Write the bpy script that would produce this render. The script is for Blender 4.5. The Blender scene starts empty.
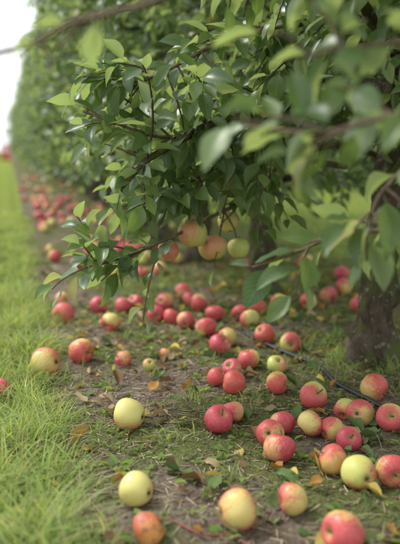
import bpy, math, random
import numpy as np
from mathutils import Vector, noise, Matrix, Euler
R=math.radians
rng=np.random.default_rng(7); random.seed(7)
scene=bpy.context.scene
COL=scene.collection

# ------------------------------------------------------------ helpers
def link(o,parent=None):
    COL.objects.link(o)
    if parent is not None: o.parent=parent
    return o
def empty(name,loc=(0,0,0)):
    e=bpy.data.objects.new(name,None); e.empty_display_size=.1; e.location=loc; COL.objects.link(e); return e
def np_mesh(name,V,Q,mats=(),uv=None,col=None,smooth=True,attrs=None,midx=None):
    V=np.asarray(V,dtype=np.float32); Q=np.asarray(Q,dtype=np.int32)
    me=bpy.data.meshes.new(name)
    me.vertices.add(len(V)); me.vertices.foreach_set('co',V.ravel())
    k=Q.shape[1]
    me.loops.add(Q.size); me.loops.foreach_set('vertex_index',Q.ravel())
    me.polygons.add(len(Q)); me.polygons.foreach_set('loop_start',np.arange(0,Q.size,k,dtype=np.int32))
    me.polygons.foreach_set('loop_total',np.full(len(Q),k,dtype=np.int32))
    if smooth: me.polygons.foreach_set('use_smooth',np.ones(len(Q),dtype=bool))
    for m in mats: me.materials.append(m)
    if midx is not None: me.polygons.foreach_set('material_index',np.asarray(midx,dtype=np.int32))
    if uv is not None:
        l=me.uv_layers.new(name='UVMap'); l.data.foreach_set('uv',np.asarray(uv,dtype=np.float32)[Q.ravel()].ravel())
    if col is not None:
        a=me.color_attributes.new(name='col',type='FLOAT_COLOR',domain='POINT')
        c=np.ones((len(V),4),dtype=np.float32); c[:,:3]=col; a.data.foreach_set('color',c.ravel())
    if attrs:
        for n,v in attrs.items():
            a=me.attributes.new(n,'FLOAT','POINT'); a.data.foreach_set('value',np.asarray(v,dtype=np.float32))
    me.update(calc_edges=True); me.validate()
    return me
def nrm(a): return a/np.maximum(np.linalg.norm(a,axis=-1,keepdims=True),1e-9)

class NT:
    def __init__(s,name):
        s.m=bpy.data.materials.new(name); s.m.use_nodes=True; s.t=s.m.node_tree; s.t.nodes.clear()
        s.out=s.n('ShaderNodeOutputMaterial')
    def n(s,typ,**kw):
        nd=s.t.nodes.new(typ)
        for k,v in kw.items(): setattr(nd,k,v)
        return nd
    def l(s,a,b): s.t.links.new(a,b)
    def math(s,op,a,b=None,clamp=False):
        nd=s.n('ShaderNodeMath',operation=op); nd.use_clamp=clamp
        for i,v in enumerate((a,b)):
            if v is None: continue
            if hasattr(v,'is_output'): s.l(v,nd.inputs[i])
            else: nd.inputs[i].default_value=v
        return nd.outputs[0]
    def mix(s,f,a,b,blend='MIX'):
        nd=s.n('ShaderNodeMix',data_type='RGBA',blend_type=blend)
        for i,v in ((0,f),(6,a),(7,b)):
            if hasattr(v,'is_output'): s.l(v,nd.inputs[i])
            else: nd.inputs[i].default_value= v if i==0 else (*v,1) if len(v)==3 else v
        return nd.outputs[2]
    def noise(s,vec,scale,detail=3,rough=.5):
        nd=s.n('ShaderNodeTexNoise'); nd.inputs['Scale'].default_value=scale; nd.inputs['Detail'].default_value=detail; nd.inputs['Roughness'].default_value=rough
        if vec is not None: s.l(vec,nd.inputs['Vector'])
        return nd.outputs['Fac']
    def ramp(s,f,stops):
        nd=s.n('ShaderNodeValToRGB'); cr=nd.color_ramp
        while len(cr.elements)<len(stops): cr.elements.new(.5)
        for e,(p,c) in zip(cr.elements,stops):
            e.position=p; e.color=(*c,1) if hasattr(c,'__len__') else (c,c,c,1)
        s.l(f,nd.inputs[0]); return nd.outputs[0]
    def attr(s,name,out='Fac'):
        nd=s.n('ShaderNodeAttribute'); nd.attribute_name=name; return nd.outputs[out]

# ------------------------------------------------------------ materials
def leaf_material(name,trans=.38,rough=.38,under=True,veins=True,gloss=True):
    m=NT(name); col=m.attr('col','Color')
    c=col
    if veins:
        tc=m.n('ShaderNodeTexCoord')
        sep=m.n('ShaderNodeSeparateXYZ'); m.l(tc.outputs['UV'],sep.inputs[0])
        au=m.math('ABSOLUTE',m.math('SUBTRACT',sep.outputs[0],.5))
        mid=m.math('SUBTRACT',1.0,m.math('MULTIPLY',au,28.0),True)
        w=m.math('SINE',m.math('MULTIPLY',m.math('SUBTRACT',sep.outputs[1],m.math('MULTIPLY',au,.55)),52))
        side=m.math('MULTIPLY',m.math('SUBTRACT',w,.7),1.7,True)
        vein=m.math('MAXIMUM',mid,side)
        c=m.mix(m.math('MULTIPLY',vein,.4),c,(.27,.35,.15))
    if under:
        geo=m.n('ShaderNodeNewGeometry')
        uc=m.mix(.6,c,(.28,.35,.24))
        c=m.mix(geo.outputs['Backfacing'],c,uc)
    if gloss:
        b=m.n('ShaderNodeBsdfPrincipled'); m.l(c,b.inputs['Base Color']); b.inputs['Roughness'].default_value=rough; b.inputs['Specular IOR Level'].default_value=.6
    else:
        b=m.n('ShaderNodeBsdfDiffuse'); m.l(c,b.inputs[0])
    if trans>0:
        t=m.n('ShaderNodeBsdfTranslucent'); tcx=m.mix(1.0,c,(2.1,2.0,.9),'MULTIPLY'); m.l(tcx,t.inputs[0])
        mx=m.n('ShaderNodeMixShader'); mx.inputs[0].default_value=trans; m.l(b.outputs[0],mx.inputs[1]); m.l(t.outputs[0],mx.inputs[2])
        m.l(mx.outputs[0],m.out.inputs[0])
    else: m.l(b.outputs[0],m.out.inputs[0])
    return m.m
M_leaf=leaf_material('apple_leaf')
M_leaf2=leaf_material('apple_leaf_far',veins=False,rough=.45)
M_grass=leaf_material('grass_blade',trans=.4,under=False,veins=False,gloss=False)
M_litter=leaf_material('leaf_litter',trans=.12,under=False,gloss=False)
M_bits=leaf_material('ground_bits',trans=.0,under=False,veins=False,gloss=False)

def bark_material(name,a,b,scale=30,moss=True):
    m=NT(name); tc=m.n('ShaderNodeTexCoord'); mp=m.n('ShaderNodeMapping'); mp.inputs['Scale'].default_value=(1,1,.4); m.l(tc.outputs['Object'],mp.inputs[0])
    n1=m.noise(mp.outputs[0],scale,4,.7)
    c=m.ramp(n1,[(.3,a),(.7,b)])
    if moss:
        n2=m.noise(tc.outputs['Object'],9,3,.6); c=m.mix(m.ramp(n2,[(.46,0.0),(.60,.8)]),c,(.09,.115,.035))
        n3=m.noise(tc.outputs['Object'],55,2); c=m.mix(m.ramp(n3,[(.60,0.0),(.68,.5)]),c,(.26,.27,.22))
    p=m.n('ShaderNodeBsdfDiffuse'); m.l(c,p.inputs[0])
    bp=m.n('ShaderNodeBump'); bp.inputs['Strength'].default_value=1; bp.inputs['Distance'].default_value=.012 if moss else .004; m.l(n1,bp.inputs['Height']); m.l(bp.outputs[0],p.inputs['Normal'])
    m.l(p.outputs[0],m.out.inputs[0]); return m.m
M_bark=bark_material('bark',(.035,.027,.020),(.135,.105,.08))
M_twig=bark_material('twig_bark',(.09,.065,.048),(.22,.17,.125),60,False)

def plain(name,c,rough=.6,spec=.5,nscale=40,var=.25):
    m=NT(name); tc=m.n('ShaderNodeTexCoord'); nz=m.noise(tc.outputs['Object'],nscale,3)
    cc=m.mix(1.0,c,m.ramp(nz,[(.3,1-var),(.7,1+var)]),'MULTIPLY')
    p=m.n('ShaderNodeBsdfPrincipled'); m.l(cc,p.inputs['Base Color']); p.inputs['Roughness'].default_value=rough; p.inputs['Specular IOR Level'].default_value=spec
    m.l(p.outputs[0],m.out.inputs[0]); return m.m
M_stem=plain('apple_stem',(.12,.075,.035),.8)
M_hose=plain('hose_plastic',(.022,.025,.030),.45)
M_crate=plain('red_plastic',(.66,.02,.05),.5,.5,6,.1)
M_redstem=plain('red_stem',(.26,.07,.05),.6)

def apple_material(name,base,base2,red,amt,sharp=.22,rot=0.0):
    m=NT(name); tc=m.n('ShaderNodeTexCoord'); oi=m.n('ShaderNodeObjectInfo'); P=tc.outputs['Object']
    off=m.n('ShaderNodeVectorMath',operation='ADD'); m.l(P,off.inputs[0])
    cmb=m.n('ShaderNodeCombineXYZ'); 
    for i in range(3): m.l(m.math('MULTIPLY',oi.outputs['Random'],31.0+17*i),cmb.inputs[i])
    m.l(cmb.outputs[0],off.inputs[1]); PO=off.outputs[0]
    mp=m.n('ShaderNodeMapping'); mp.inputs['Scale'].default_value=(9,9,.9); m.l(PO,mp.inputs[0])
    streak=m.noise(mp.outputs[0],2.0,4,.65); big=m.noise(PO,.9,2,.5)
    sep=m.n('ShaderNodeSeparateXYZ'); m.l(P,sep.inputs[0])
    f=m.math('ADD',m.math('MULTIPLY',sep.outputs[0],.70),m.math('MULTIPLY',sep.outputs[2],.25))
    f=m.math('ADD',f,m.math('MULTIPLY',m.math('SUBTRACT',streak,.5),1.7))
    f=m.math('ADD',f,m.math('MULTIPLY',m.math('SUBTRACT',big,.5),1.3))
    f=m.math('ADD',f,amt)
    f=m.math('MULTIPLY',m.math('ADD',f,sharp),1/(2*sharp),True)
    f=m.math('MULTIPLY',f,.96)
    bc=m.mix(m.noise(PO,1.7,2),base,base2)
    rc=m.mix(m.ramp(streak,[(.36,0.0),(.64,1.0)]),(min(1,red[0]*1.15),red[1]+.10,red[2]+.075),red)
    c=m.mix(f,bc,rc)
    r2=m.math('SQRT',m.math('ADD',m.math('POWER',sep.outputs[0],2),m.math('POWER',sep.outputs[1],2)))
    cav=m.ramp(r2,[(.12,.75),(.42,0.0)]); c=m.mix(cav,c,(.34,.32,.09))
    vo=m.n('ShaderNodeTexVoronoi'); vo.inputs['Scale'].default_value=12; m.l(P,vo.inputs['Vector'])
    dots=m.ramp(vo.outputs['Distance'],[(.07,.5),(.13,0.0)]); c=m.mix(dots,c,(.66,.52,.34))
    rn=m.noise(PO,2.4,4,.65); c=m.mix(m.ramp(rn,[(.665-rot,0.0),(.70-rot,.75)]),c,(.19,.095,.04))
    spk=m.noise(PO,16,3,.6); c=m.mix(m.ramp(spk,[(.68,0.0),(.72,.5)]),c,(.22,.13,.06))
    p=m.n('ShaderNodeBsdfPrincipled'); m.l(c,p.inputs['Base Color'])
    m.l(m.ramp(rn,[(.3,.34),(.7,.56)]),p.inputs['Roughness'])
    p.inputs['Specular IOR Level'].default_value=.45
    m.l(p.outputs[0],m.out.inputs[0]); return m.m
AM={
 'red':apple_material('apple_skin_red',(.62,.58,.18),(.62,.44,.15),(.50,.024,.050),.30,.26),
 'crim':apple_material('apple_skin_crimson',(.60,.46,.16),(.58,.24,.13),(.46,.014,.055),.50,.26),
 'mix':apple_material('apple_skin_mixed',(.54,.57,.15),(.55,.52,.15),(.53,.045,.060),.08,.26),
 'yel':apple_material('apple_skin_yellow',(.70,.62,.22),(.62,.57,.18),(.62,.17,.12),-.10,.38),
 'gre':apple_material('apple_skin_green',(.50,.54,.14),(.44,.50,.13),(.58,.20,.11),-.24,.4),
 'ora':apple_material('apple_skin_ripe',(.66,.50,.16),(.64,.38,.13),(.52,.045,.045),.22,.28,.01),
 'rot':apple_material('apple_skin_bruised',(.64,.32,.09),(.56,.24,.07),(.46,.06,.04),.16,.3,.11),
}
# ------------------------------------------------------------ apple mesh
def apple_mesh(name,seed,mat):
    r=random.Random(seed); nu,nv=28,20
    V=[];Q=[];idx=[]
    H=r.uniform(.84,.95); ph=r.uniform(0,6); lob=r.uniform(.012,.035); skew=r.uniform(-.09,.09)
    for j in range(nv+1):
        t=j/nv*math.pi
        for i in range(nu):
            a=i/nu*2*math.pi
            s=math.sin(t)
            rad=s**.85*(1+.10*math.cos(t))
            z=H*math.cos(t)
            z-= .34*math.exp(-(rad/.26)**2) if t<math.pi/2 else 0
            z+= .20*math.exp(-(rad/.22)**2) if t>math.pi/2 else 0
            l=1+lob*math.cos(5*a+ph)*(1 if t>1.6 else .5)+skew*math.cos(a)*math.cos(t)
            V.append((rad*l*math.cos(a),rad*l*math.sin(a),z*(1+.06*math.cos(a+ph)*s)))
    for j in range(nv):
        for i in range(nu):
            Q.append((j*nu+i,(j+1)*nu+i,(j+1)*nu+(i+1)%nu,j*nu+(i+1)%nu)); idx.append(0)
    b=len(V); n=6; L=r.uniform(.35,.6); bx,by=r.uniform(-.2,.2),r.uniform(-.2,.2)
    for k in range(6):
        q=k/5; rr=.035+.02*(q**3)
        for i in range(n):
            a=i/n*2*math.pi; V.append((bx*q*q+rr*math.cos(a),by*q*q+rr*math.sin(a),H-.36+L*q))
    for k in range(5):
        for i in range(n): Q.append((b+k*n+i,b+k*n+(i+1)%n,b+(k+1)*n+(i+1)%n,b+(k+1)*n+i)); idx.append(1)
    for k in range(5):
        a=k/5*2*math.pi+ph; b=len(V)
        c,s_=math.cos(a),math.sin(a)
        for (rr,w,z) in ((.03,.05,-H+.17),(.10,.045,-H+.08),(.13,.01,-H+.01)):
            V.append((rr*c-w*s_,rr*s_+w*c,z)); V.append((rr*c+w*s_,rr*s_-w*c,z))
        for q in range(2): Q.append((b+2*q,b+2*q+1,b+2*q+3,b+2*q+2)); idx.append(1)
    return np_mesh(name,V,Q,[mat,M_stem],midx=idx)
AMESH={k:[apple_mesh('apple_%s'%k,i*7+ord(k[0]),m) for i in range(4)] for k,m in AM.items()}

# ------------------------------------------------------------ ground
def nz(x,y,s,o=0.): return noise.noise(Vector((x*s+o,y*s-o,o*.37)))
def gh(x,y):
    return .016*nz(x,y,2.3)+.008*nz(x,y,7,3)+ (.005*nz(x,y,22,9)+.003*nz(x,y,55,4) if -1<x<3 and y<6 else 0)
def grass_edge(x,y):   # >0 : grass side
    e=.10+.05*nz(0,y,2.1,5)+.035*nz(x,y,9,2)
    l=(e-x)/.05
    r=(x-(1.75+.15*nz(0,y,1.3,8)+.05*nz(x,y,6,1)))/.12
    return max(l,r)
def mossf(x,y):
    return nz(x,y,3.1,11)+.5*nz(x,y,9,17)+.45*(x-.35)+.12
def build_ground():
    xs=np.concatenate([[-150,-80,-40,-20,-10,-6,-4,-3],np.arange(-2,-.3,.1),np.arange(-.3,1.8,.014),np.arange(1.8,4,.08),[4.5,6,8,12,20,40,80,150]])
    ys=np.concatenate([[-30,-12,-6,-3],np.arange(-2,.7,.15),np.arange(.7,2.9,.014),np.arange(2.9,6,.04),np.arange(6,16,.3),[18,21,25,30,36,45,60,90,140,220,400]])
    V=[];g=[];mo=[]
    for y in ys:
        for x in xs:
            V.append((x,y,gh(x,y))); g.append(min(1,max(0,.5+.5*grass_edge(x,y)))); mo.append(mossf(x,y))
    nx=len(xs); j,i=np.meshgrid(np.arange(len(ys)-1),np.arange(nx-1),indexing='ij'); a=(j*nx+i).ravel()
    Q=np.stack([a,a+1,a+nx+1,a+nx],1)
    m=NT('orchard_soil'); tc=m.n('ShaderNodeTexCoord'); P=tc.outputs['Object']
    n1=m.noise(P,16,5,.7); n2=m.noise(P,130,4,.75)
    soil=m.ramp(n1,[(.28,(.10,.078,.060)),(.5,(.22,.175,.138)),(.72,(.36,.30,.245))])
    soil=m.mix(1.0,soil,m.ramp(n2,[(.3,.5),(.7,1.4)]),'MULTIPLY')
    moss=m.ramp(n2,[(.3,(.06,.085,.025)),(.7,(.20,.24,.08))])
    mf=m.math('ADD',m.attr('moss'),m.math('MULTIPLY',m.math('SUBTRACT',n1,.5),1.6))
    c=m.mix(m.ramp(mf,[(.0,0.0),(.3,.8)]),soil,moss)
    gr=m.ramp(n1,[(.3,(.08,.11,.035)),(.7,(.18,.24,.07))])
    c=m.mix(m.attr('grass'),c,gr)
    p=m.n('ShaderNodeBsdfDiffuse'); m.l(c,p.inputs[0])
    hh=m.math('ADD',m.math('MULTIPLY',n1,1.0),m.math('MULTIPLY',n2,.7))
    bp=m.n('ShaderNodeBump'); bp.inputs['Strength'].default_value=1; bp.inputs['Distance'].default_value=.014; m.l(hh,bp.inputs['Height']); m.l(bp.outputs[0],p.inputs['Normal'])
    m.l(p.outputs[0],m.out.inputs[0])
    me=np_mesh('ground',V,Q,[m.m],attrs={'grass':g,'moss':mo})
    link(bpy.data.objects.new('ground',me))
build_ground()

# ------------------------------------------------------------ grass blades
def blades(pos,h,w,lean,tint,seg=3):
    n=len(pos); az=rng.uniform(0,2*np.pi,n); la=rng.uniform(0,2*np.pi,n)
    side=np.stack([np.cos(az),np.sin(az),np.zeros(n)],1); ld=np.stack([np.cos(la),np.sin(la),np.zeros(n)],1)
    V=np.zeros((n,(seg+1)*2,3)); C=np.zeros((n,(seg+1)*2,3))
    for k in range(seg+1):
        t=k/seg
        c=pos+ld*(lean*h*t**1.8)[:,None]; c[:,2]+=h*t*(1-.35*np.minimum(lean,1.5)*t)
        ww=w*(1-t**1.6)*.5+.00015
        V[:,2*k]=c-side*ww[:,None]; V[:,2*k+1]=c+side*ww[:,None]
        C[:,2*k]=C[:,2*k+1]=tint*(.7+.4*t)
    b=(np.arange(n)*(seg+1)*2)[:,None]
    Q=np.concatenate([b+np.array([[2*k,2*k+1,2*k+3,2*k+2]]) for k in range(seg)],0)
    return V.reshape(-1,3),Q,C.reshape(-1,3)
def grass_tint(n):
    t=rng.uniform(0,1,n)[:,None]
    c=np.array([.19,.28,.085])*(1-t)+np.array([.39,.47,.22])*t
    dry=rng.uniform(0,1,n)<.13; c[dry]=np.array([.52,.47,.30])*rng.uniform(.7,1.1,(dry.sum(),1))
    return c
def grass_patch(x0,x1,y0,y1,dens,hr,wr=(.0018,.0040)):
    n=int((x1-x0)*(y1-y0)*dens); x=rng.uniform(x0,x1,n); y=rng.uniform(y0,y1,n)
    k=[]; hs=[]
    for a,b in zip(x,y):
        e=grass_edge(a,b)
        c=nz(a,b,7,21)+.5*nz(a,b,19,2)
        if e+random.uniform(-1.4,1.4)>0 and random.random()<.6+c*1.2:
            k.append((a,b,gh(a,b)-.003)); hs.append((.6+.4*min(1,max(0,e)))*(1+.9*c))
    pos=np.array(k); n=len(pos)
    h=rng.uniform(hr[0],hr[1],n)*np.clip(np.array(hs),.35,1.8); w=rng.uniform(wr[0],wr[1],n)
    return blades(pos,h,w,rng.uniform(.2,1.8,n),grass_tint(n))
gs=empty('grass_strip')
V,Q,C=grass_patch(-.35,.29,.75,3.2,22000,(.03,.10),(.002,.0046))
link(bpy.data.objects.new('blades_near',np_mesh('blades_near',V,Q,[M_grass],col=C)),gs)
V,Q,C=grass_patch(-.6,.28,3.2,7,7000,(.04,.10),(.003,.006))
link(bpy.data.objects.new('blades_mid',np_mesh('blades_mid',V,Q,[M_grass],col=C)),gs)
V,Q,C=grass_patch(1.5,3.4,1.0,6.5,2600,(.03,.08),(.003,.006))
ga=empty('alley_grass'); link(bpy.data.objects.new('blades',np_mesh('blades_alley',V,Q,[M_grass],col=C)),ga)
n=1500; pos=np.stack([rng.uniform(0,1,n),rng.uniform(0,1,n),np.full(n,-.004)],1)
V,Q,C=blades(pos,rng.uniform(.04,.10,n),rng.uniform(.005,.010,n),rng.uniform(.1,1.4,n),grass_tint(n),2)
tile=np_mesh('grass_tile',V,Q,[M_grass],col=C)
def tiles(parent,x0,x1,y0,y1):
    for ix in range(int(x1-x0)):
        for iy in range(int(y1-y0)):
            o=link(bpy.data.objects.new('grass_tile',tile),parent); o.location=(x0+ix,y0+iy,0)
tiles(gs,-.9,.1,7,40); tiles(gs,-2.9,-.9,5,20); tiles(gs,-1.35,-.35,0,7)
tiles(ga,1.8,4.8,6.4,18.4)
n=32000; x=rng.uniform(.1,1.75,n); y=rng.uniform(.8,3.6,n); k=[]
for a,b in zip(x,y):
    if mossf(a,b)+random.uniform(-.3,.3)>.06 and grass_edge(a,b)<.5: k.append((a,b,gh(a,b)-.001))
pos=np.array(k); n=len(pos)
t=rng.uniform(0,1,n)[:,None]; tint=np.array([.11,.16,.04])*(1-t)+np.array([.28,.34,.11])*t
V,Q,C=blades(pos,rng.uniform(.003,.014,n),rng.uniform(.0015,.0035,n),rng.uniform(.1,1.4,n),tint,2)
link(bpy.data.objects.new('moss',np_mesh('moss',V,Q,[M_grass],col=C)))
k=[]
for _ in range(130):
    cx,cy=random.uniform(.15,1.6),random.uniform(1.0,3.6)
    for _ in range(random.randint(8,34)):
        a,b=cx+random.gauss(0,.02),cy+random.gauss(0,.02); k.append((a,b,gh(a,b)))
for _ in range(70):      # around the trunk foot
    cx,cy=1+random.gauss(0,.13),1.93+random.gauss(0,.13)
    for _ in range(14):
        a,b=cx+random.gauss(0,.015),cy+random.gauss(0,.015); k.append((a,b,gh(a,b)))
pos=np.array(k); n=len(pos)
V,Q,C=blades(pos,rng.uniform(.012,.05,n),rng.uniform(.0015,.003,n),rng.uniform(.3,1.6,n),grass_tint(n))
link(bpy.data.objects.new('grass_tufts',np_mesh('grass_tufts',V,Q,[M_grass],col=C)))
def crumbs(n,x0,x1,y0,y1):
    Vs=[];Qs=[];Cs=[]
    cube=np.array([[-1,-1,-1],[1,-1,-1],[1,1,-1],[-1,1,-1],[-1,-1,1],[1,-1,1],[1,1,1],[-1,1,1]],float)*.5
    qf=np.array([[0,3,2,1],[4,5,6,7],[0,1,5,4],[1,2,6,5],[2,3,7,6],[3,0,4,7]])
    for i in range(n):
        a,b=random.uniform(x0,x1),random.uniform(y0,y1)
        if grass_edge(a,b)>.3: continue
        if random.random()<.7:
            s=np.array([random.uniform(.010,.045),random.uniform(.0007,.0020),random.uniform(.0006,.0014)])
            c=np.array(random.choice([(.46,.38,.25),(.30,.23,.15),(.12,.085,.055),(.52,.45,.31)]))*random.uniform(.6,1.1)
            e=Euler((random.uniform(-.4,.4),random.uniform(-.18,.18),random.uniform(0,6.3)))
        else:
            q=random.uniform(.0015,.005)
            s=np.array([q*random.uniform(.7,1.5),q,q*random.uniform(.5,.9)])
            c=np.array(random.choice([(.26,.20,.15),(.18,.14,.10),(.34,.28,.22)]))*random.uniform(.6,1.2)
            e=Euler((random.uniform(0,3),random.uniform(0,3),random.uniform(0,6.3)))
        v=(cube*(1+.35*(np.random.rand(8,3)-.5))*s)@np.array(e.to_matrix()).T+np.array([a,b,gh(a,b)+s[2]*.3+.0008])
        Qs.append(qf+8*len(Vs)); Vs.append(v); Cs.append(np.tile(c,(8,1)))
    return np.concatenate(Vs),np.concatenate(Qs),np.concatenate(Cs)
np.random.seed(3)
V,Q,C=crumbs(14000,.08,1.6,.85,3.0)
link(bpy.data.objects.new('ground_litter',np_mesh('ground_litter',V,Q,[M_bits],col=C,smooth=False)))

# ------------------------------------------------------------ leaves
def leaf_template(fold,droop,wave,nL=6,wid=.30,ph=0.,us=(-1,-.5,0,.5,1.)):
    us=np.array(us); nu=len(us); V=[];UV=[]
    ts=[-.26,0.0]+[ (i/nL) for i in range(1,nL+1)]
    for t in ts:
        if t<=0: w=.012
        else: w=wid*max(.0,(math.sin(math.pi*t**.88))**.75) if t<1 else .003
        if t>.8 and t<1: w*=.9
        for u in us:
            tt=max(t,0)
            z=fold*abs(u)*w*1.0 - droop*tt*tt + wave*math.sin(tt*11+ph+u*1.3)*abs(u)*(.3 if t<=0 else 1)*.5 + (.05*t if t<0 else 0)
            V.append((u*w,t+ (0.0),z)); UV.append(((u+1)/2,max(t,.001)))
    V=np.array(V); Q=[]
    for j in range(len(ts)-1):
        for i in range(nu-1): a=j*nu+i; Q.append((a,a+1,a+nu+1,a+nu))
    V[:,1]+=.26
    return V,np.array(Q),np.array(UV)
LP=((.45,.18,.035,0,.29),(.25,.30,.05,1,.32),(.6,.10,.04,2,.27),(.1,.22,.06,3,.31),(.35,.45,.04,4,.28),(.8,.3,.06,5,.30))
TPL=[leaf_template(f,d,w,ph=p,wid=wd) for f,d,w,p,wd in LP]
TPLF=[leaf_template(f,d,w,ph=p,wid=wd,nL=4,us=(-1,0,1.)) for f,d,w,p,wd in LP]
TPLD=[leaf_template(f,d,w,ph=p,wid=.3) for f,d,w,p in ((.9,.5,.12,0),(1.3,-.4,.1,1),(.5,.8,.14,2),(.2,-.15,.12,3))]
def leaf_tint(n):
    t=rng.uniform(0,1,n)[:,None]
    c=np.array([.060,.115,.040])*(1-t)+np.array([.145,.220,.078])*t
    y=rng.uniform(0,1,n)<.012; c[y]=np.array([.30,.28,.09])
    return c
def build_leaves(name,P,D,N,S,tint,mat,tpl=TPL):
    P,D,N=map(np.asarray,(P,D,N)); S=np.asarray(S)
    D=nrm(D); N=nrm(N-D*np.sum(N*D,1,keepdims=True)); X=np.cross(D,N)
    ch=rng.integers(0,len(tpl),len(P)); Vs=[];Qs=[];UVs=[];Cs=[];o=0
    for k,(tv,tq,tu) in enumerate(tpl):
        m=ch==k; n=m.sum()
        if n==0: continue
        s=S[m][:,None,None]
        v=P[m][:,None,:]+s*(tv[None,:,0:1]*X[m][:,None,:]+tv[None,:,1:2]*D[m][:,None,:]+tv[None,:,2:3]*N[m][:,None,:])
        Vs.append(v.reshape(-1,3)); Qs.append((tq[None]+(np.arange(n)*len(tv))[:,None,None]+o).reshape(-1,4)); o+=n*len(tv)
        UVs.append(np.tile(tu,(n,1))); Cs.append(np.repeat(tint[m],len(tv),0))
    return np_mesh(name,np.concatenate(Vs),np.concatenate(Qs),[mat],uv=np.concatenate(UVs),col=np.concatenate(Cs))

# ------------------------------------------------------------ branches
def tube(pts,rad,sides=6,rough=0.,fq=1.5,fz=9):
    pts=np.asarray(pts,float); n=len(pts); V=[];Q=[]
    tan=np.gradient(pts,axis=0); tan=nrm(tan)
    ref=np.array([0,0,1.]) if abs(tan[0][2])<.9 else np.array([1.,0,0])
    u=nrm(np.cross(tan[0],ref))
    for i in range(n):
        u=nrm(u-tan[i]*np.dot(u,tan[i])); v=np.cross(tan[i],u)
        for k in range(sides):
            a=2*math.pi*k/sides
            r=rad[i]*(1+rough*(noise.noise(Vector((math.cos(a)*fq+pts[i][0]*5,math.sin(a)*fq,pts[i][2]*fz)))+.5*noise.noise(Vector((math.cos(a)*fq*2.7,math.sin(a)*fq*2.7,pts[i][2]*fz*2+7))))) if rough else rad[i]
            V.append(pts[i]+r*(math.cos(a)*u+math.sin(a)*v))
    for i in range(n-1):
        for k in range(sides): Q.append((i*sides+k,i*sides+(k+1)%sides,(i+1)*sides+(k+1)%sides,(i+1)*sides+k))
    return np.array(V),np.array(Q)
def join(parts):
    o=0;Vs=[];Qs=[]
    for v,q in parts: Vs.append(v); Qs.append(q+o); o+=len(v)
    return np.concatenate(Vs),np.concatenate(Qs)
def catmull(P,m=5):
    P=[np.array(p,float) for p in P]; P=[2*P[0]-P[1]]+P+[2*P[-1]-P[-2]]; out=[]
    for i in range(1,len(P)-2):
        for k in range(m):
            t=k/m; a,b,c,d=P[i-1],P[i],P[i+1],P[i+2]
            out.append(.5*((2*b)+(-a+c)*t+(2*a-5*b+4*c-d)*t*t+(-a+3*b-3*c+d)*t**3))
    out.append(P[-2]); return np.array(out)
def grow(p,d,L,n,droop,wig):
    pts=[np.array(p,float)]; d=nrm(np.array(d,float)); s=L/n
    for i in range(n):
        d=nrm(d+np.array([random.gauss(0,wig),random.gauss(0,wig),random.gauss(0,wig)-droop])); pts.append(pts[-1]+d*s)
    return np.array(pts)
SIZE=(.044,.068)
def shoot_leaves(pts,LL,start=.1,step=.021,size=SIZE,ok=None,base=(0,0,0)):
    seg=np.linalg.norm(np.diff(pts,axis=0),axis=1); cum=np.concatenate([[0],np.cumsum(seg)]); tot=cum[-1]
    s=start*tot+random.uniform(0,step); az=random.uniform(0,6.28)
    while s<tot:
        i=min(len(seg)-1,int(np.searchsorted(cum,s)-1)); f=(s-cum[i])/max(seg[i],1e-6); p=pts[i]*(1-f)+pts[i+1]*f; ax=nrm(pts[i+1]-pts[i])
        az+=2.4+random.uniform(-.4,.4)
        u=nrm(np.cross(ax,[.13,.2,1.])); v=np.cross(ax,u)
        rad=math.cos(az)*u+math.sin(az)*v
        prog=s/tot
        d=ax*(.35+.8*prog)+rad*.9+np.array([0,0,-.15+random.uniform(-.35,.25)])
        nn=np.array([random.gauss(0,.5)-.2,random.gauss(0,.5)-.2,1.0])+rad*.1
        sz=random.uniform(*size)*(1-.3*(prog>.9))
        if ok is None or (ok(*(p+base)) and ok(*(p+base+nrm(d)*sz*1.1))):
            LL.append((p,d,nn,sz))
        s+=step*random.uniform(.6,1.4)
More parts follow.
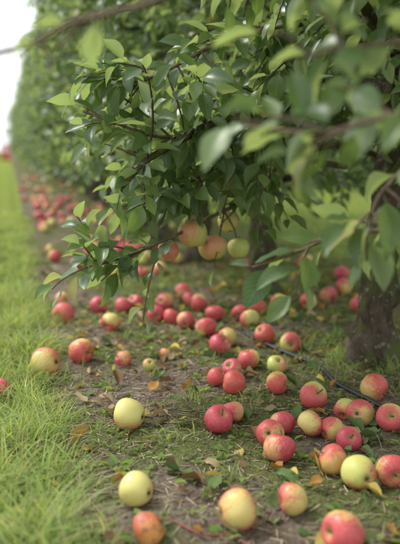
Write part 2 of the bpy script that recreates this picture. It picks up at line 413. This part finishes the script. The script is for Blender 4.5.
def make_tree_data(name,base,seed,ok,H=2.9,nlimb=26,step=.019,lean=(0,0),lowlimb=.45,reach=.8,mat=None,tpl=TPL):
    random.seed(seed); base=np.array(base,float); parts=[];LL=[]
    tp=[];tr=[]
    for i in range(26):
        z=H*i/25; 
        tp.append((lean[0]*z+.03*math.sin(z*2.1+seed)*min(1,z),lean[1]*z+.025*math.sin(z*1.7+seed*2)*min(1,z),z-.04 if i==0 else z))
        tr.append(.037*(1-z/H)**.8+.006+.034*math.exp(-z/.06)+.010*math.exp(-z/.3))
    tp2=catmull(tp,6); tr2=np.interp(np.linspace(0,25,len(tp2)),range(26),tr)
    parts.append(tube(tp2,tr2,22,.48,1.7,12))
    tp=np.array(tp)
    limbs=[]
    for k in range(nlimb):
        q=k/(nlimb-1); z=lowlimb+(H-lowlimb-.25)*q; az=k*2.4+random.uniform(-.4,.4)+seed
        i=z/H*25; i0=int(i); p=tp[i0]*(1-(i-i0))+tp[min(25,i0+1)]*(i-i0)
        L=reach*(1.1-.45*q)*random.uniform(.8,1.15)
        d=np.array([math.cos(az),math.sin(az),random.uniform(.25,.7)])
        limbs.append((p,d,L,.016*(1-.4*q)+.004))
    for p,d,L,r in limbs:
        pts=grow(p,d,L,10,.085,.08)
        cut=len(pts)
        for i in range(1,len(pts)):
            if not ok(*(pts[i]+base)) and i>2: cut=i; break
        pts=pts[:max(cut,3)]; n=len(pts)
        if cut<3 : continue
        parts.append(tube(pts,np.linspace(r,max(.003,r*.3) if n>8 else r*.5,n),6))
        for j in range(1,n):
            for _ in range(2 if j>2 else 1):
                if random.random()<.15: continue
                ax=nrm(pts[j]-pts[j-1]); u=np.array([random.gauss(0,1),random.gauss(0,1),random.gauss(.2,.8)]); u=nrm(u-ax*np.dot(u,ax)*.6)
                SL=random.uniform(.12,.38)
                sp=grow(pts[j],ax*.5+u,SL,6,random.uniform(.0,.14),.1)
                ep=sp[-1]+base
                if not ok(*ep):
                    sp=sp[:4]
                    if not ok(*(sp[-1]+base)): continue
                parts.append(tube(sp,np.linspace(.0034,.0014,len(sp)),4))
                shoot_leaves(sp,LL,.1,step,ok=ok,base=base)
        shoot_leaves(pts[n//3:],LL,0,step*1.2,ok=ok,base=base)
    V,Q=join(parts)
    tm=np_mesh(name+'_wood',V,Q,[M_bark])
    lm=build_leaves(name+'_leaves',[l[0] for l in LL],[l[1] for l in LL],[l[2] for l in LL],[l[3] for l in LL],leaf_tint(len(LL)),mat or M_leaf,tpl)
    return tm,lm
def place_tree(loc,data,rot=0,scale=1,name='apple_tree',parent=None):
    e=empty(name,loc); e.rotation_euler=(0,0,rot); e.scale=(scale,)*3
    if parent: e.parent=parent
    link(bpy.data.objects.new('trunk_and_limbs',data[0]),e); link(bpy.data.objects.new('leaves',data[1]),e)
    return e
def ok_near(x,y,z):
    if y<.2: return z>.8 and x>.45
    if x*x+y*y+(z-.6)**2<.5**2: return False
    if y<1.4: return z>(.71 if x<.75 else .64) and x>.36
    if x<.22 and z<1.2: return False
    if y<2.5: return z>(.42 if x<.8 else .50)
    return z>.34
def ok_gen(x,y,z): return z>.28 and x>-.80
specs=[((1.02,-.12,0),3,ok_near,.8,24,.8,.023),((1.0,.9,0),5,ok_near,.62,28,.8,.022),((1.0,1.93,0),11,ok_near,.5,38,.85,.018),((1.0,2.92,0),17,ok_near,.40,36,.85,.019)]
for i,(b,s,okf,low,nl,rc,st) in enumerate(specs):
    d=make_tree_data('tree%d'%i,b,s,okf,lowlimb=low,lean=(.06,.02) if i==2 else (0,0),nlimb=nl,reach=rc,step=st)
    place_tree((b[0],b[1],gh(b[0],b[1])),d)
var=[make_tree_data('variant%d'%i,(0,0,0),31+i*7,ok_gen,lowlimb=.4,nlimb=30,step=.021,mat=M_leaf2,tpl=TPLF) for i in range(3)]
random.seed(99)
y=3.95; i=0
while y<60:
    place_tree((1.0+random.uniform(-.05,.05),y,0),var[i%3],random.choice([0,.3,-.3]),random.uniform(.95,1.08)); i+=1; y+=1.02
y=.5
while y<22:
    place_tree((4.9+random.uniform(-.08,.08),y,0),var[i%3],random.uniform(0,6),random.uniform(.98,1.12)); i+=1; y+=1.3
dt=empty('distant_trees')
for k in range(22):
    place_tree((random.uniform(-50,40),random.uniform(110,130),-.2),var[k%3],random.uniform(0,6),random.uniform(2.0,3.2),'tree_crown',dt)

# ------------------------------------------------------------ feature branches (belong to the near trees)
HA=((.443,1.838,.391,.074,'gre'),(.574,1.965,.407,.060,'yel'),(.505,1.875,.350,.076,'gre'),(.590,1.925,.340,.060,'gre'),(.385,1.87,.345,.056,'yel'))
def ok_ap(x,y,z):
    for a,b,c,d,_ in HA[:4]:
        for k in range(5):
            q=k*.05
            if (x-a+.25*q)**2+(y-b+.97*q)**2+(z-c-.1*q)**2<.044**2: return False
    return True
def branch(name,ctrl,r0,r1,shoots=0,step=.02,size=(.055,.08),seed=1,leaf_from=.15,spur=.12,ok=ok_ap):
    random.seed(seed); pts=catmull(ctrl,5); LL=[]; parts=[tube(pts,np.linspace(r0,r1,len(pts)),7,.25)]
    shoot_leaves(pts[int(len(pts)*leaf_from):],LL,0,step,size,ok)
    for _ in range(shoots):
        j=random.randint(int(len(pts)*leaf_from),len(pts)-2); ax=nrm(pts[j+1]-pts[j])
        u=nrm(np.array([random.gauss(0,1),random.gauss(0,1),random.gauss(.1,.6)]))
        sp=grow(pts[j],ax*.6+u*.8,random.uniform(spur*.5,spur*1.4),5,.08,.1); parts.append(tube(sp,np.linspace(.003,.0014,len(sp)),5)); shoot_leaves(sp,LL,.1,step,size,ok)
    e=empty(name); V,Q=join(parts)
    link(bpy.data.objects.new('wood',np_mesh(name+'_wood',V,Q,[M_twig])),e)
    if LL: link(bpy.data.objects.new('leaves',build_leaves(name+'_leaves',[l[0] for l in LL],[l[1] for l in LL],[l[2] for l in LL],[l[3] for l in LL],leaf_tint(len(LL)),M_leaf)),e)
    return e
SB=(.048,.068)
branch('apple_branch',[(1.0,2.2,.62),(0.862,2.186,.6),(.655,2.04,.669),(.507,1.866,.655),(.398,1.785,.631),(.32,1.753,.634),(.242,1.724,.658),(.165,1.735,.685)],.008,.0022,9,.020,SB,seed=4,leaf_from=.3,spur=.09)
branch('apple_branch',[(1.0,2.15,.55),(.795,2.093,.571),(.681,2.006,.504),(.577,1.92,.456),(.511,1.881,.434),(.376,1.802,.387),(.272,1.77,.353),(.175,1.74,.33)],.009,.002,22,.016,SB,seed=8,leaf_from=.2,spur=.12)
branch('apple_branch',[(.9,2.1,.66),(.70,1.98,.62),(.52,1.86,.56),(.38,1.80,.50),(.27,1.77,.46)],.007,.002,20,.018,SB,seed=18,leaf_from=.2,spur=.13)
branch('apple_branch',[(.95,2.3,.75),(.72,2.15,.72),(.52,2.0,.68),(.38,1.9,.60),(.28,1.88,.52)],.007,.002,22,.018,SB,seed=28,leaf_from=.2,spur=.15)
branch('apple_branch',[(1.0,1.95,.95),(.75,1.9,.92),(.52,1.8,.86),(.36,1.75,.78),(.27,1.74,.74)],.008,.002,20,.018,SB,seed=38,leaf_from=.2,spur=.15)
branch('apple_twig',[(.376,1.802,.387),(.338,1.802,.329),(.313,1.793,.237),(.304,1.785,.187)],.003,.0015,0,.03,(.03,.05),seed=9)
branch('apple_branch',[(.55,.95,.86),(.35,.87,.80),(.204,.812,.772),(.147,.824,.752),(.074,.839,.734),(.027,.847,.71),(-.06,.87,.69)],.0050,.0028,4,.06,(.035,.05),seed=14,leaf_from=.6,spur=.04)
branch('apple_branch',[(.95,.80,.66),(.70,.75,.65),(.425,.736,.64),(.352,.803,.62),(.327,.862,.622),(.299,.975,.633)],.0055,.002,7,.030,(.045,.065),seed=12,spur=.08)
branch('apple_branch',[(.9,.85,.76),(.60,.82,.74),(.42,.82,.72),(.34,.88,.71)],.005,.002,6,.030,(.045,.065),seed=22,spur=.08)
branch('apple_branch',[(.75,1.02,.66),(.62,1.0,.62),(.53,1.005,.545),(.505,1.003,.49),(.50,.997,.44)],.005,.002,3,.03,(.055,.08),seed=13,spur=.05,leaf_from=.3)
branch('apple_branch',[(.90,1.10,.62),(.75,1.08,.53),(.599,1.083,.482),(.527,1.15,.461),(.464,1.212,.422),(.40,1.227,.400)],.005,.002,5,.03,(.05,.075),seed=16,spur=.07,leaf_from=.4)
random.seed(5)
# ------------------------------------------------------------ apples
def add_apple(x,y,dia,kind,z=None,rot=None,name='apple'):
    r=dia/2; o=bpy.data.objects.new(name,random.choice(AMESH[kind])); COL.objects.link(o)
    o.scale=(r,r,r)
    o.location=(x,y,(gh(x,y)+r*.86) if z is None else z)
    o.rotation_euler=rot if rot else (random.uniform(-2.2,2.2),random.uniform(-1.0,1.0),random.uniform(0,6.28))
    return o
near=[(.464,.967,.064,'red'),(.335,1.09,.066,'red'),(.435,1.102,.058,'red'),(.187,1.069,.053,'rot'),(.189,1.194,.058,'yel'),
(.59,1.174,.062,'mix'),(.654,1.172,.060,'red'),(.234,1.568,.071,'yel'),(.57,1.245,.056,'ora'),(.652,1.352,.055,'crim'),(.641,1.41,.052,'red'),
(.49,1.32,.061,'crim'),(.505,1.415,.056,'red'),(.55,1.465,.056,'crim'),(.60,1.43,.062,'red'),(.414,1.491,.064,'crim'),(.462,1.545,.052,'crim'),
(.737,1.476,.064,'red'),(.785,1.425,.062,'red'),(.68,1.608,.068,'mix'),(.849,1.63,.068,'ora'),(.724,1.52,.05,'mix'),(.638,1.743,.062,'ora'),(.528,1.753,.060,'ora'),
(.077,2.017,.080,'red'),(.178,2.098,.070,'ora'),(.288,2.027,.050,'crim'),(.35,1.969,.036,'gre'),(.418,2.084,.030,'ora'),
(.63,1.95,.064,'red'),(.76,2.19,.068,'ora'),(.81,2.10,.066,'mix'),(.69,1.89,.054,'gre'),(.56,1.88,.054,'crim'),(.50,1.82,.05,'red'),
(.17,2.68,.078,'mix'),(.31,2.81,.070,'crim'),(.40,2.79,.066,'red'),(.32,3.89,.066,'mix'),(.22,4.11,.07,'red'),(.18,2.92,.066,'yel'),(-.04,1.86,.05,'crim'),
(.48,2.55,.064,'crim'),(.53,2.52,.062,'red'),(.56,2.43,.066,'crim'),(.68,2.72,.07,'red'),(.67,2.82,.066,'crim'),(.56,2.79,.07,'crim'),(.59,2.11,.064,'crim'),(.64,2.21,.064,'red'),
(.60,2.31,.066,'red'),(.77,2.38,.066,'mix'),(.68,2.5,.066,'red'),(.45,2.82,.066,'crim'),(.31,2.46,.066,'red'),(.86,2.58,.068,'ora'),(1.08,2.62,.066,'mix'),(1.22,2.75,.07,'crim'),(1.24,2.52,.066,'red'),(1.37,2.93,.072,'red'),
(.67,2.96,.066,'red'),(.78,2.51,.066,'red'),(.97,2.64,.062,'mix')]
for x,y,d,k in near: add_apple(x,y,d*random.uniform(.94,1.05),k)
pl=[(a,b) for a,b,_,_ in near]
for _ in range(5000):
    if len(pl)>225: break
    y_=3.0+ (random.random()**1.2)*15
    x_=random.choice([random.gauss(.55,.2),random.gauss(.34,.12),random.uniform(.2,1.6)])
    if x_<.10 or any((x_-a)**2+(y_-b)**2<.0050 for a,b in pl): continue
    if nz(x_,y_,1.6,44)<.06 or abs(x_-1)<.1: continue
    pl.append((x_,y_)); add_apple(x_,y_,random.uniform(.05,.076),random.choice(['crim','crim','crim','red','red','red','mix','yel']))
for (x,y,z,d,k),rt in zip(HA,((.2,.1,3.3),(-.2,.2,1.0),(.15,-.25,4.2),(.1,.2,2.0),(0,.2,5))):
    add_apple(x,y,d,k,z,rt,'hanging_apple')

# ------------------------------------------------------------ fallen leaves
def leafset(name,LL,TT,mat,tpl):
    link(bpy.data.objects.new(name,build_leaves(name,[l[0] for l in LL],[l[1] for l in LL],[l[2] for l in LL],[l[3] for l in LL],np.array(TT),mat,tpl)))
LL=[];TT=[]
def fl(x,y,kind,s=None):
    a=random.uniform(0,6.28); s=s or random.uniform(.018,.044)
    c={'y':(.50,.39,.12),'o':(.44,.24,.08),'b':(.20,.12,.07),'g':(.11,.17,.065),'t':(.38,.29,.18)}[kind]
    q=random.uniform(.7,1.2); TT.append(np.array(c)*q)
    LL.append(((x,y,gh(x,y)+.007),(math.cos(a),math.sin(a),random.uniform(-.05,.25)),(random.gauss(0,.5),random.gauss(0,.5),1),s))
for x,y,k in ((.17,2.2,'t'),(.32,1.54,'y'),(.09,1.47,'o'),(.11,1.44,'o'),(.41,2.46,'y'),(.25,1.84,'b'),(.63,1.15,'o'),(.66,1.17,'y'),(.54,1.22,'y'),(.83,1.87,'g'),(.42,1.79,'o'),(.32,1.22,'b'),(.63,2.02,'g'),(.97,2.05,'t'),
  (.4,1.11,'g'),(.39,1.06,'g'),(.68,1.4,'g'),(.72,1.40,'g'),(.75,1.42,'g'),(.70,1.36,'g'),(.24,2.18,'o'),(.13,1.08,'g'),(.15,1.04,'b'),(.45,1.25,'g'),(.5,1.22,'y'),(.76,1.39,'g'),(.66,1.33,'g'),(.62,1.33,'g')): fl(x,y,k,random.uniform(.036,.056))
for _ in range(1200):
    x,y=random.uniform(.15,1.7),.9+3.6*random.random()**1.1
    fl(x,y,random.choice('gggybbtto'))
for _ in range(60): fl(random.uniform(-.3,.15),random.uniform(1,5),random.choice('ytg'))
leafset('fallen_leaves',LL,TT,M_litter,TPLD)
LL=[];TT=[]
for _ in range(520):
    cx=random.uniform(.15,1.6); cy=.9+2.9*random.random()
    if mossf(cx,cy)<-.15 and random.random()<.6: continue
    for k in range(random.randint(4,9)):
        a=random.uniform(0,6.28); r=random.uniform(0,.014); x=cx+r*math.cos(a); y=cy+r*math.sin(a)
        q=random.random(); TT.append(np.array((.12,.20,.05))*(1-q)+np.array((.24,.33,.11))*q)
        LL.append(((x,y,gh(x,y)+.002),(math.cos(a),math.sin(a),random.uniform(.1,.9)),(random.gauss(0,.2),random.gauss(0,.2),1),random.uniform(.008,.024)))
leafset('weeds',LL,TT,M_grass,TPLF)

# ------------------------------------------------------------ drip hose, red stem, crate stack
hp=[(.62,3.6),(.68,2.8),(.74,2.22),(.79,2.05),(.81,1.88),(.81,1.75),(.82,1.62),(.84,1.49),(.87,1.2),(.9,.8),(.95,0),(.95,-1)]
pts=catmull([(a,b,gh(a,b)+.008) for a,b in hp],8)
V,Q=tube(pts,np.full(len(pts),.0062),10); link(bpy.data.objects.new('drip_irrigation_hose',np_mesh('drip_irrigation_hose',V,Q,[M_hose])))
pts=catmull([(.20,1.14,.006),(.23,1.12,.009),(.27,1.065,.008),(.315,1.045,.009),(.345,.985,.006),(.37,.95,.004)],6); V,Q=tube(pts,np.linspace(.0019,.001,len(pts)),6,.2)
link(bpy.data.objects.new('red_twig',np_mesh('red_twig',V,Q,[M_redstem])))
def box(c,s):
    cube=np.array([[-1,-1,-1],[1,-1,-1],[1,1,-1],[-1,1,-1],[-1,-1,1],[1,-1,1],[1,1,1],[-1,1,1]],float)*.5
    return cube*np.array(s)+np.array(c),np.array([[0,3,2,1],[4,5,6,7],[0,1,5,4],[1,2,6,5],[2,3,7,6],[3,0,4,7]])
parts=[]
for lv in range(3):
    z0=.02+lv*.30; W,D_,Hh=.46,.38,.28
    parts.append(box((0,0,z0+.01),(W-.02,D_-.02,.02)))
    for k in range(4):
        z=z0+.03+k*.068
        for sy in (-1,1): parts.append(box((0,sy*D_/2,z+.02),(W-.045,.012,.045)))
        for sx in (-1,1): parts.append(box((sx*W/2,0,z+.02),(.012,D_-.045,.045)))
    for sx in (-1,1):
        for sy in (-1,1): parts.append(box((sx*W/2,sy*D_/2,z0+Hh/2),(.04,.04,Hh)))
V,Q=join(parts); o=link(bpy.data.objects.new('red_crate_stack',np_mesh('red_crate_stack',V,Q,[M_crate],smooth=False))); o.location=(-.13,44,0)

# ------------------------------------------------------------ light, world, camera
w=bpy.data.worlds.new('World'); scene.world=w; w.use_nodes=True; nt=w.node_tree; bg=nt.nodes['Background']
sky=nt.nodes.new('ShaderNodeTexSky'); sky.sky_type='NISHITA'; sky.sun_disc=False; sky.sun_elevation=R(52); sky.sun_rotation=R(-50); sky.dust_density=2; sky.air_density=1.0
mx=nt.nodes.new('ShaderNodeMix'); mx.data_type='RGBA'; mx.inputs[0].default_value=.8; mx.inputs[7].default_value=(12.2,12.4,12.8,1)   # thin bright overcast veil
nt.links.new(sky.outputs[0],mx.inputs[6]); nt.links.new(mx.outputs[2],bg.inputs[0]); bg.inputs[1].default_value=.15
sl=bpy.data.lights.new('sun','SUN'); sl.energy=3.4; sl.angle=R(14); sl.color=(1,.97,.91); so=bpy.data.objects.new('sun',sl); COL.objects.link(so)
az=R(-50); el=R(52); dv=Vector((math.sin(az)*math.cos(el),math.cos(az)*math.cos(el),math.sin(el)))
so.rotation_euler=dv.to_track_quat('Z','Y').to_euler(); so.location=(-3,3,5)
cd=bpy.data.cameras.new('camera'); cam=bpy.data.objects.new('camera',cd); COL.objects.link(cam); scene.camera=cam
cd.sensor_fit='VERTICAL'; cd.sensor_height=36; cd.lens=36*755/544; cd.clip_end=1000; cd.clip_start=.05
cam.location=(0,0,.6); cam.rotation_euler=(R(90)-.1602,0,-.2457)
cd.dof.use_dof=True; cd.dof.focus_distance=1.65; cd.dof.aperture_fstop=2.6
scene.view_settings.view_transform='Standard'; scene.view_settings.look='None'; scene.view_settings.exposure=0
